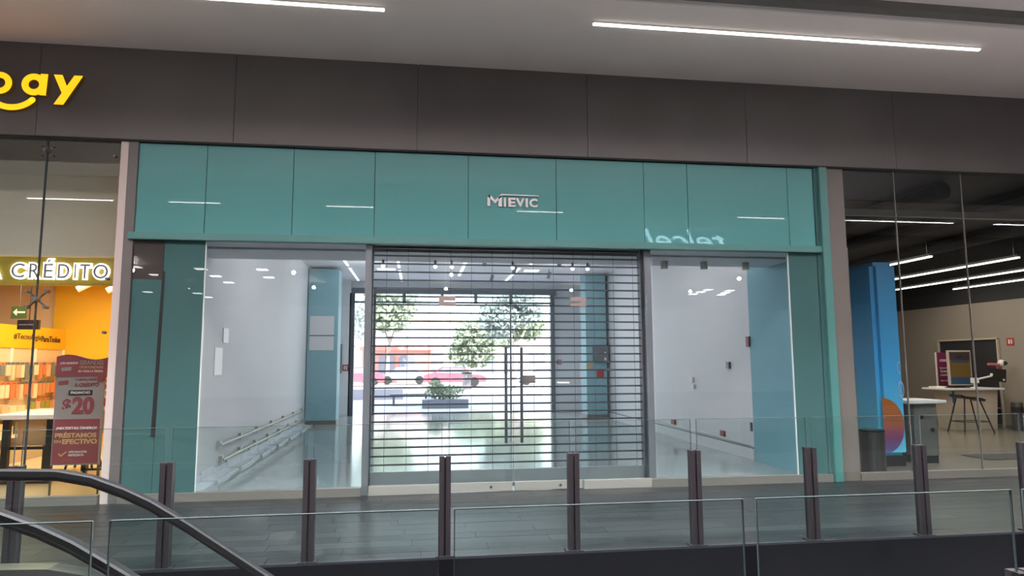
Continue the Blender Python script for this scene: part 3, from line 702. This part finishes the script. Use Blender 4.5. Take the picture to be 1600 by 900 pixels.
obj('board', bx(-4.42,-4.19,1.49,1.51,1.03,1.40), 'red', pr); obj('pole', bx(-4.31,-4.29,1.50,1.515,0,1.03), 'steel', pr); obj('base', bx(-4.40,-4.20,1.42,1.58,0,.02), 'steel', pr); obj('lettering', text('0',.075,.13,FRONT(-4.28,1.488,1.14),.004,bold=.04),'white_print',pr)
obj('lettering', text('20',.06,.03,FRONT(-4.30,1.488,1.33),.004),'white_print',pr)
cnt = thing('small_counter','white-topped tan counter behind the banner stand','counter',(-4.3,2.2,0))
obj('top', bx(-4.75,-4.30,1.9,2.6,.95,1.02),'white_paint',cnt); obj('side', bx(-4.7,-4.34,1.95,2.55,.62,.95),'tan',cnt)
for x in (-4.68,-4.36): obj('leg', bx(x-.02,x+.02,1.97,2.03,0,.62),'black',cnt)
obj('foot_bar', bx(-4.7,-4.34,1.97,2.0,.10,.13),'black',cnt)
ex = thing('exit_sign','green exit sign with a white left arrow hanging in the yellow shop','sign',(-6.77,4,2.4))
b = nb(); box(b,-6.89,-6.65,3.99,4.01,2.39,2.60); obj('plate', b,'green_sign',ex)
b = nb(); prism(b,[(-6.86,2.50),(-6.80,2.56),(-6.80,2.515),(-6.67,2.515),(-6.67,2.485),(-6.80,2.485),(-6.80,2.44)], FRONT(0,3.989,0),0,.004); obj('arrow', b,'white_print',ex)
b = nb(); cyl(b,(-6.77,4,2.6),(-6.77,4,3.25),.008,n=6); obj('rod', b,'steel',ex)
hb = thing('hanging_sign','dark brown hanging box sign with a white line below the exit sign','sign',(-5.3,1.5,2.09))
obj('box', bx(-5.43,-5.16,1.48,1.53,2.085,2.215),'brown',hb); obj('line', bx(-5.41,-5.30,1.474,1.48,2.145,2.155),'white_print',hb); obj('line', bx(-5.29,-5.22,1.474,1.48,2.145,2.155),'white_print',hb)
b = nb(); cyl(b,(-5.29,1.5,2.21),(-5.29,1.5,3.25),.006,n=6); obj('rod', b,'brown',hb)
for i,(x,y,lab) in enumerate(((-5.75,4.0,'left of two white track spotlights against the yellow wall'),(-5.35,4.2,'right of two white track spotlights against the yellow wall'),(-4.1,2.4,'glowing white spotlight near the pale upright in the yellow shop'))):
    t = thing('track_spotlight', lab, 'lamp', (x,y,3.25))
    b = nb(); cyl(b,(x,y,3.0),(x,y,3.25),.012,n=6); obj('stem', b, 'white_paint', t)
    b = nb(); cyl(b,(x-.12,y,2.90),(x+.10,y+.05,3.04),.055,n=14); obj('head', b, 'white_paint' if i<2 else 'lamp_warm', t)
tr_ = one('lighting_track', bx(-6.4,-3.9,4.40,4.44,3.2,3.25), 'white_paint', 'white lighting track on the yellow shop ceiling', 'track')

# ================================================================== RIGHT (DARK) SHOP
struct('trim_18', bx(5.95,22,-.05,.06,0,.10), 'brown_jamb', 'base channel under the dark shop window')
gx = [5.96,6.755,7.83,8.95,10.1,12.2,16]
for i,(a,b_) in enumerate(zip(gx,gx[1:])):
    window('window_%d'%(9+i), a+.008,b_-.008,.10,4.315)
    if i: struct('trim_%d'%(19+i), bx(a-.007,a+.007,-.004,.02,.10,4.315), 'brown_jamb')
struct('trim_30', bx(5.98,6.10,.18,.34,0,3.22), 'base', 'beige upright just inside the dark shop window')
struct('floor_8', bx(5.95,22,0,16,-.3,-.001), 'rfloor', 'brown grey floor of the dark shop')
wt = struct('wall_side_right', bx(14.0,14.2,0,16,0,3.05), 'rwall', 'taupe wall of the dark shop')
struct('wall_side_right_upper', bx(14.0,14.2,0,16,3.05,4.7), 'rdark', 'black painted upper wall of the dark shop')
struct('wall_right_back', bx(5.95,14.2,12,12.2,0,3.05), 'rwall'); struct('wall_right_back_upper', bx(5.95,14.2,12,12.2,3.05,4.7), 'rdark')
struct('wall_right_inner', bx(5.95,6.0,.34,12,0,2.3), 'white'); struct('wall_right_inner_upper', bx(5.95,6.0,.34,12,2.3,4.7), 'rdark')
struct('ceiling_9', bx(5.95,14.2,.1,12.2,4.5,4.6), 'rdark', 'black open ceiling of the dark shop')
struct('baseboard_right_shop', bx(13.97,14.0,0,12,0,.08), 'base')
ds = thing('service_doorway','dark service doorway with a pale frame in the taupe wall','doorway',(13.98,6.95,0))
obj('opening', bx(13.985,13.998,6.05,7.88,0,2.12),'rdark',ds)
for y in (6.02,7.90): obj('jamb', bx(13.94,13.99,y-.02,y+.02,0,2.14),'desk',ds)
obj('lintel', bx(13.94,13.99,6.0,7.92,2.12,2.16),'desk',ds)
obj('shelf_bar', bx(13.96,13.985,6.04,6.75,.45,.47),'desk',ds)
fire_sign((14.0,5.69,2.05),'small red extinguisher sign right of the service doorway','side')
for i,(x,y0,y1,lab) in enumerate(((8.79,1.80,4.6,'leftmost and shortest lit line of the dark shop'),(10.43,1.73,8.2,'second lit line from the left in the dark shop'),(12.0,1.9,9.0,'third lit line from the left in the dark shop'),(13.4,3.2,6.6,'lit line nearest the taupe wall in the dark shop'))):
    t = thing('linear_pendant', 'slim linear pendant, '+lab, 'lamp', (x,(y0+y1)/2,3.4), 'linear pendants of the dark shop')
    obj('housing', bx(x-.03,x+.03,y0,y1,3.41,3.45),'black',t); obj('diffuser', bx(x-.022,x+.022,y0,y1,3.385,3.41),'lamp',t)
    for y in (y0+.1,y1-.1):
        b = nb(); cyl(b,(x,y,3.45),(x,y,4.5),.004,n=5); obj('wire', b,'black',t)
for i,(x,z,lab) in enumerate(((8.4,4.2,'leftmost'),(10.2,4.1,'middle'),(12.4,4.2,'rightmost'))):
    b = nb(); cyl(b,(x,1.0,4.34),(x,11.8,4.34),.155,n=12); one('duct', b,'rdark',lab+' dark round duct under the black ceiling','duct')
b=nb(); box(b,6.1,13.9,1.2,1.3,3.95,4.05); box(b,6.1,6.13,1.2,1.3,4.05,4.499); box(b,11.1,11.13,1.2,1.3,4.05,4.499); one('cable_tray', b,'grey_jamb','dark cable tray crossing under the black ceiling','cable tray')
# blue column
cb = thing('wrapped_column','tall blue wrapped column with an orange half circle print in the dark shop','column',(7.55,2.0,0))
b = nb(); box(b,7.06,7.50,1.0,1.72,.14,3.16)
bmesh.ops.bevel(b, geom=b.edges[:], offset=.07, segments=4, affect='EDGES'); obj('shaft', b,'wrap',cb)
obj('plinth', bx(7.10,7.46,1.04,1.68,0,.16),'black',cb)
b = nb(); prism(b,[(7.09+.35*math.sin(math.pi*i/24), .62-.42*math.cos(math.pi*i/24)) for i in range(25)], lambda u,v,d: Vector((u,.994+d,v)), 0,.006); obj('print', b,'grad',cb,label='orange to purple half circle')
b = nb(); ringmesh(b,0,0,.13,.10,lambda u,v,d: Vector((7.42+u*.4,.992+d,1.16+v)),0,.006); obj('print', b,'ring',cb,label='pale ring')
b = nb(); ringmesh(b,0,0,.10,.075,lambda u,v,d: Vector((7.41+u*.3,.992+d,1.50+v)),0,.006); obj('print', b,'ring',cb)
# front bin
tbf = thing('litter_bin','grey steel litter bin in front of the blue column','bin',(6.5,.45,0))
b = nb(); cyl(b,(6.49,.45,0),(6.49,.45,.60),.16,.17,n=28); obj('body', b,'steel',tbf,smooth=False)
b = nb(); cyl(b,(6.49,.45,.60),(6.49,.45,.625),.172,n=28); obj('rim', b,'black',tbf)
# counter
ct = thing('service_counter','grey counter with white top and two round cable holes beside blue column','counter',(8.0,1.4,0))
obj('body', bx(7.78,8.17,1.2,1.75,.12,.93),'counter',ct); obj('plinth', bx(7.80,8.17,1.22,1.73,0,.12),'black',ct)
obj('top', bx(7.62,8.30,1.12,1.8,.93,.985),'white_paint',ct,bevel=.01)
for x,z in ((7.90,.72),(8.08,.52)):
    b = nb(); cyl(b,(x,1.19,z),(x,1.205,z),.035,n=14); obj('cable_hole', b,'black',ct)
one('floor_mat', bx(9.2,11.5,1.35,1.95,0,.012),'mat','dark flat floor mat near the window of the dark shop','mat')
# desk
dk = thing('service_desk','cream service desk with a thin white top in front of the doorway','desk',(13.0,5.9,0))
b = nb(); prism(b,[(12.45,0),(12.40,.92),(13.60,.92),(13.52,0)], lambda u,v,d: Vector((u,5.75+d,v)),0,.55); obj('body', b,'desk',dk)
obj('top', bx(12.15,13.66,5.6,6.4,.92,.965),'white_paint',dk,bevel=.008)
obj('side_panel', bx(12.40,12.46,5.744,5.75,.62,.90),'blue',dk)
kb = one('keyboard', bx(12.4,12.9,5.75,5.95,.965,.985),'black','black keyboard lying on the service desk','keyboard')
one('paper_stack', bx(12.22,12.5,6.0,6.25,.965,1.0),'white_print','small stack of papers at left end of service desk','papers')
sc = thing('display_screen','upright advertising screen with orange and blue picture behind service desk','screen',(13.27,6.5,.0))
obj('frame', bx(13.0,13.62,6.48,6.54,1.0,1.86),'pink_jamb',sc)
obj('screen', bx(13.03,13.59,6.47,6.48,1.20,1.62),'orange_scr',sc); obj('screen', bx(13.03,13.59,6.47,6.48,1.62,1.82),'brown',sc); obj('screen', bx(13.03,13.59,6.47,6.48,1.03,1.20),'blue_scr',sc)
obj('screen', bx(13.08,13.54,6.465,6.47,1.56,1.62),'blue_scr',sc)
obj('lettering', text('AA',.16,.09,FRONT(13.2,6.468,1.66),.004,bold=.04),'black',sc)
obj('stand', bx(13.2,13.42,6.5,6.56,0,1.0),'black',sc)
po = thing('poster_stand','magenta poster stand with white lettering left of the screen','poster',(13.4,7.2,0))
obj('board', bx(13.28,13.86,7.2,7.22,.12,1.82),'magenta',po); obj('post', bx(13.26,13.285,7.19,7.23,0,1.82),'white_print',po)
for s,z,w,h in (('ATENCIÓN',1.58,.30,.08),('EN LA COMPRA',1.40,.34,.035),('TU NUEVO',1.30,.34,.06),('CAMBIO AQUÍ',1.21,.40,.06),('SIN COSTO',1.08,.34,.03),('PREGUNTA',.55,.34,.05),('AQUÍ',.43,.2,.06)):
    obj('lettering', text(s,w,h,FRONT(13.36,7.198,z),.004,bold=.03),'white_print',po)
sl = thing('bar_stool','black bar stool with curved seat beside the service desk','stool',(12.35,5.2,0))
b = nb(); sweep(b,[(12.0,.83),(12.08,.80),(12.2,.785),(12.35,.775),(12.5,.755),(12.6,.72)],[(.02,5.02),(.02,5.38),(-.03,5.36),(-.03,5.04)]); obj('seat', b,'black',sl)
for x0,y0,x1,y1 in ((12.12,5.08,11.98,4.98),(12.12,5.32,11.94,5.42),(12.48,5.08,12.70,4.96),(12.48,5.32,12.74,5.44)):
    b = nb(); cyl(b,(x0,y0,.76),(x1,y1,0),.016,n=8); obj('leg', b,'black',sl)
for a,b__ in (((12.02,5.02,.25),(12.63,5.0,.25)),((11.99,5.38,.25),(12.67,5.40,.25)),((12.02,5.02,.25),(11.99,5.38,.25)),((12.63,5.0,.25),(12.67,5.40,.25))):
    b = nb(); cyl(b,a,b__,.010,n=6); obj('footrest', b,'black',sl)
mo = thing('monitor_arm','white monitor arm holding a black monitor at the right end of desk','monitor',(13.0,5.75,.965))
b = nb(); cyl(b,(13.02,5.75,.965),(13.02,5.75,1.2),.03,n=10); obj('post', b,'white_paint',mo)
obj('clamp', bx(12.96,13.08,5.69,5.81,1.08,1.2),'white_paint',mo)
b = nb(); cyl(b,(13.02,5.72,1.16),(13.38,5.66,1.24),.022,n=8); obj('arm', b,'white_paint',mo)
b = nb(); cyl(b,(13.38,5.66,1.24),(13.40,5.66,1.30),.03,n=8); obj('joint', b,'white_paint',mo)
b = nb(); box(b,13.30,13.80,5.68,5.72,1.12,1.42); bmesh.ops.rotate(b,verts=b.verts,cent=(13.5,5.7,1.27),matrix=Matrix.Rotation(math.radians(6),3,'Y')); obj('monitor', b,'black',mo)
obj('button', bx(13.70,13.74,5.665,5.68,1.13,1.17),'white_print',mo)
gn = thing('handheld_scanner','pink and white handheld device on top of the black monitor','device',(13.6,5.7,1.42))
b = nb(); cyl(b,(13.36,5.7,1.52),(13.66,5.7,1.50),.03,.04,n=10); obj('barrel', b, mat('pink_plastic',(.6,.15,.18),.4),gn)
b = nb(); bmesh.ops.create_uvsphere(b,u_segments=14,v_segments=8,radius=.085,matrix=Matrix.Translation((13.72,5.7,1.54))); obj('head', b,'white_paint',gn,smooth=True)
b = nb(); cyl(b,(13.72,5.60,1.54),(13.74,5.62,1.54),.05,n=12); obj('cap', b,'black',gn)
obj('grip', bx(13.66,13.74,5.73,5.79,1.36,1.50),mat('pink_plastic',(.4,.12,.15),.4),gn)
rt = thing('waste_bin','slim steel waste bin with a black band by the taupe wall','bin',(13.74,5.4,0))
b = nb(); cyl(b,(13.74,5.4,0),(13.74,5.4,.42),.12,n=20); obj('body', b,'steel',rt,smooth=False)
b = nb(); cyl(b,(13.74,5.4,.42),(13.74,5.4,.54),.122,n=20); obj('band', b,'black',rt)
b = nb(); cyl(b,(13.74,5.4,.54),(13.74,5.4,.64),.12,.115,n=20); obj('lid', b,'steel',rt)

# ================================================================== WALKWAY LIGHTS
strip('ceiling_strip_light', 1.97,6.95,-1.44,-1.40,5.5,'lamp','long lit strip in the walkway ceiling at upper right')
strip('ceiling_strip_light', -4.6,-.40,-1.44,-1.40,5.5,'lamp','lit strip in the walkway ceiling at the top left edge')
for x0,x1,lab in ((-9.07,-7.2,'far left'),(-5.97,-4.79,'left'),(-2.3,-1.17,'left of centre'),(2.49,3.68,'centre'),(8.57,9.91,'right'),(11.5,15.0,'far right'),(16.3,19,'farthest right')):
    strip('ceiling_strip_light', x0,x1,-8.26,-8.22,5.5,'lamp_far','lit strip on the camera side ceiling, reflected %s in the shopfronts'%lab)
# small ceiling panels of the shop opposite (seen as dashes mirrored in the glass)
def dash(px_,py_,lab,grp,w=.30):
    strip('panel_light', px_-w/2,px_+w/2,py_-.15,py_+.15,4.45,'lamp_far',lab,grp,frame=False,drop=.02)
k = 2.85/1.9
pts = [(-5.48,5.36),(-5.53,6.53),(-5.68,7.93),(-5.78,9.16),(-5.86,10.42),(-5.91,11.49),(-7.13,9.01),(-7.04,10.2),(-7.18,11.61),(-7.35,13.03),(-4.31,5.51),(-4.34,6.62),(-4.38,7.79),(-3.12,5.47),(-3.25,6.72)]
for x,y in pts:
    yy = -8.6033+(y+8.6033)*k
    dash(x*k, -yy if -yy>-25.8 else -25.7, 'small square ceiling light of the shop opposite, mirrored at left in the glass', 'ceiling lights mirrored at left')
for i,(x,y) in enumerate(((7.2,11.2),(7.25,12.0),(7.3,12.9),(8.2,11.4),(8.4,12.2),(8.6,13.0))):
    dash(x+4.2,-y-5.4,'small square ceiling light of the shop opposite, mirrored at right in the glass','ceiling lights mirrored at right')
ts = thing('opposite_shop_sign','glowing blue-white sign on the fascia opposite, mirrored in teal panel','sign',(7.8,-10.15,4.6))
obj('lettering', text('telcel', 2.55, .58, BACK(9.10,-10.18,4.91), .05, shear=.30, bold=.0), 'sign_cyan', ts)

# ================================================================== RAILINGS
def railing(name, label, y, x0, n, sp, zt=.82, zg=1.09, glassm='rail_glass', toprun=False):
    t = thing(name, label, 'railing', (x0,y,0))
    for i in range(n):
        x = x0+sp*i
        b = nb()
        box(b,x-.048,x-.008,y-.035,y+.035,-.02,zt); box(b,x+.008,x+.048,y-.035,y+.035,-.02,zt); box(b,x-.008,x+.008,y-.018,y+.018,-.02,zt-.012)
        obj('post', b, 'post', t)
        obj('base_plate', bx(x-.075,x+.075,y-.045,y+.06,-.0,.012), 'post', t)
        if i<n-1:
            p = obj('glass_pane', bx(x+.028,x+sp-.028,y-.006,y+.006,.05,zg), glassm, t)
            obj('pane_edge', bx(x+.028,x+sp-.028,y-.0055,y+.0055,zg,zg+.003), 'glass_edge', p)
            for xx in (x+.026,x+sp-.029): obj('pane_edge', bx(xx,xx+.003,y-.0055,y+.0055,zt,zg), 'glass_edge', p)
    return t
railing('glass_railing','far glass railing with dark bronze posts along the walkway edge',-2.755,-5.28,13,1.105)
nr = railing('glass_railing','near glass railing in the foreground on the camera side',-6.14,-2.16,8,1.135,zt=.775,zg=1.085)

# ================================================================== ESCALATOR
es = thing('escalator','black handrailed escalator going down to the right between the railings','escalator',(-2.4,-4.35,0))
prof = [(-4.2,.915),(-2.9,.925),(-2.55,.925),(-2.25,.915),(-2.05,.872),(-1.85,.792),(-1.69,.712),(-1.45,.562),(-1.2,.39),(-.91,.19),(2.2,-1.94)]
HR = lambda y: [(.022,y-.025),(.014,y-.038),(-.012,y-.04),(-.022,y-.03),(-.022,y+.03),(-.012,y+.04),(.014,y+.038),(.022,y+.025)]
for y in (-3.85,-4.85):
    b = nb(); sweep(b, prof, HR(y)); obj('handrail', b, 'rubber', es, label='black rubber handrail')
    b = nb(); sweep(b, [(x,z-.035) for x,z in prof], [(.012,y-.014),(-.012,y-.014),(-.012,y+.014),(.012,y+.014)]); obj('handrail_track', b, 'post', es)
    b = nb()
    rings=[[b.verts.new((x,y+d,z-.05-s*.55)) for s,d in ((0,-.005),(0,.005),(1,.005),(1,-.005))] for x,z in prof]
    for r0,r1 in zip(rings,rings[1:]):
        for j in range(4): b.faces.new((r0[j],r0[(j+1)%4],r1[(j+1)%4],r1[j]))
    bmesh.ops.recalc_face_normals(b, faces=b.faces)
    obj('glass_balustrade', b, 'rail_glass', es)
    s = 1 if y>-4.3 else -1
    dk_ = -.60 if s>0 else -.42
    b = nb(); sweep(b, [(x,z+dk_) for x,z in prof], [(.03,y-.07),(-.03,y-.07),(-.03,y+.07),(.03,y+.07)]); obj('deck', b, 'steel', es)
    b = nb(); sweep(b, [(x,z+dk_-.06) for x,z in prof], [(.03,y+s*.07-.02),(-.35,y+s*.07-.02),(-.35,y+s*.07+.02),(.03,y+s*.07+.02)]); obj('skirt', b, 'black', es)
for i in range(12):
    x = -1.9+i*.3; z = -.02-.19*i
    obj('step', bx(x,x+.32,-4.76,-3.94,z-.2,z), 'grey_jamb', es)
obj('landing', bx(-4.2,-1.9,-4.78,-3.92,-.2,0), 'steel', es)
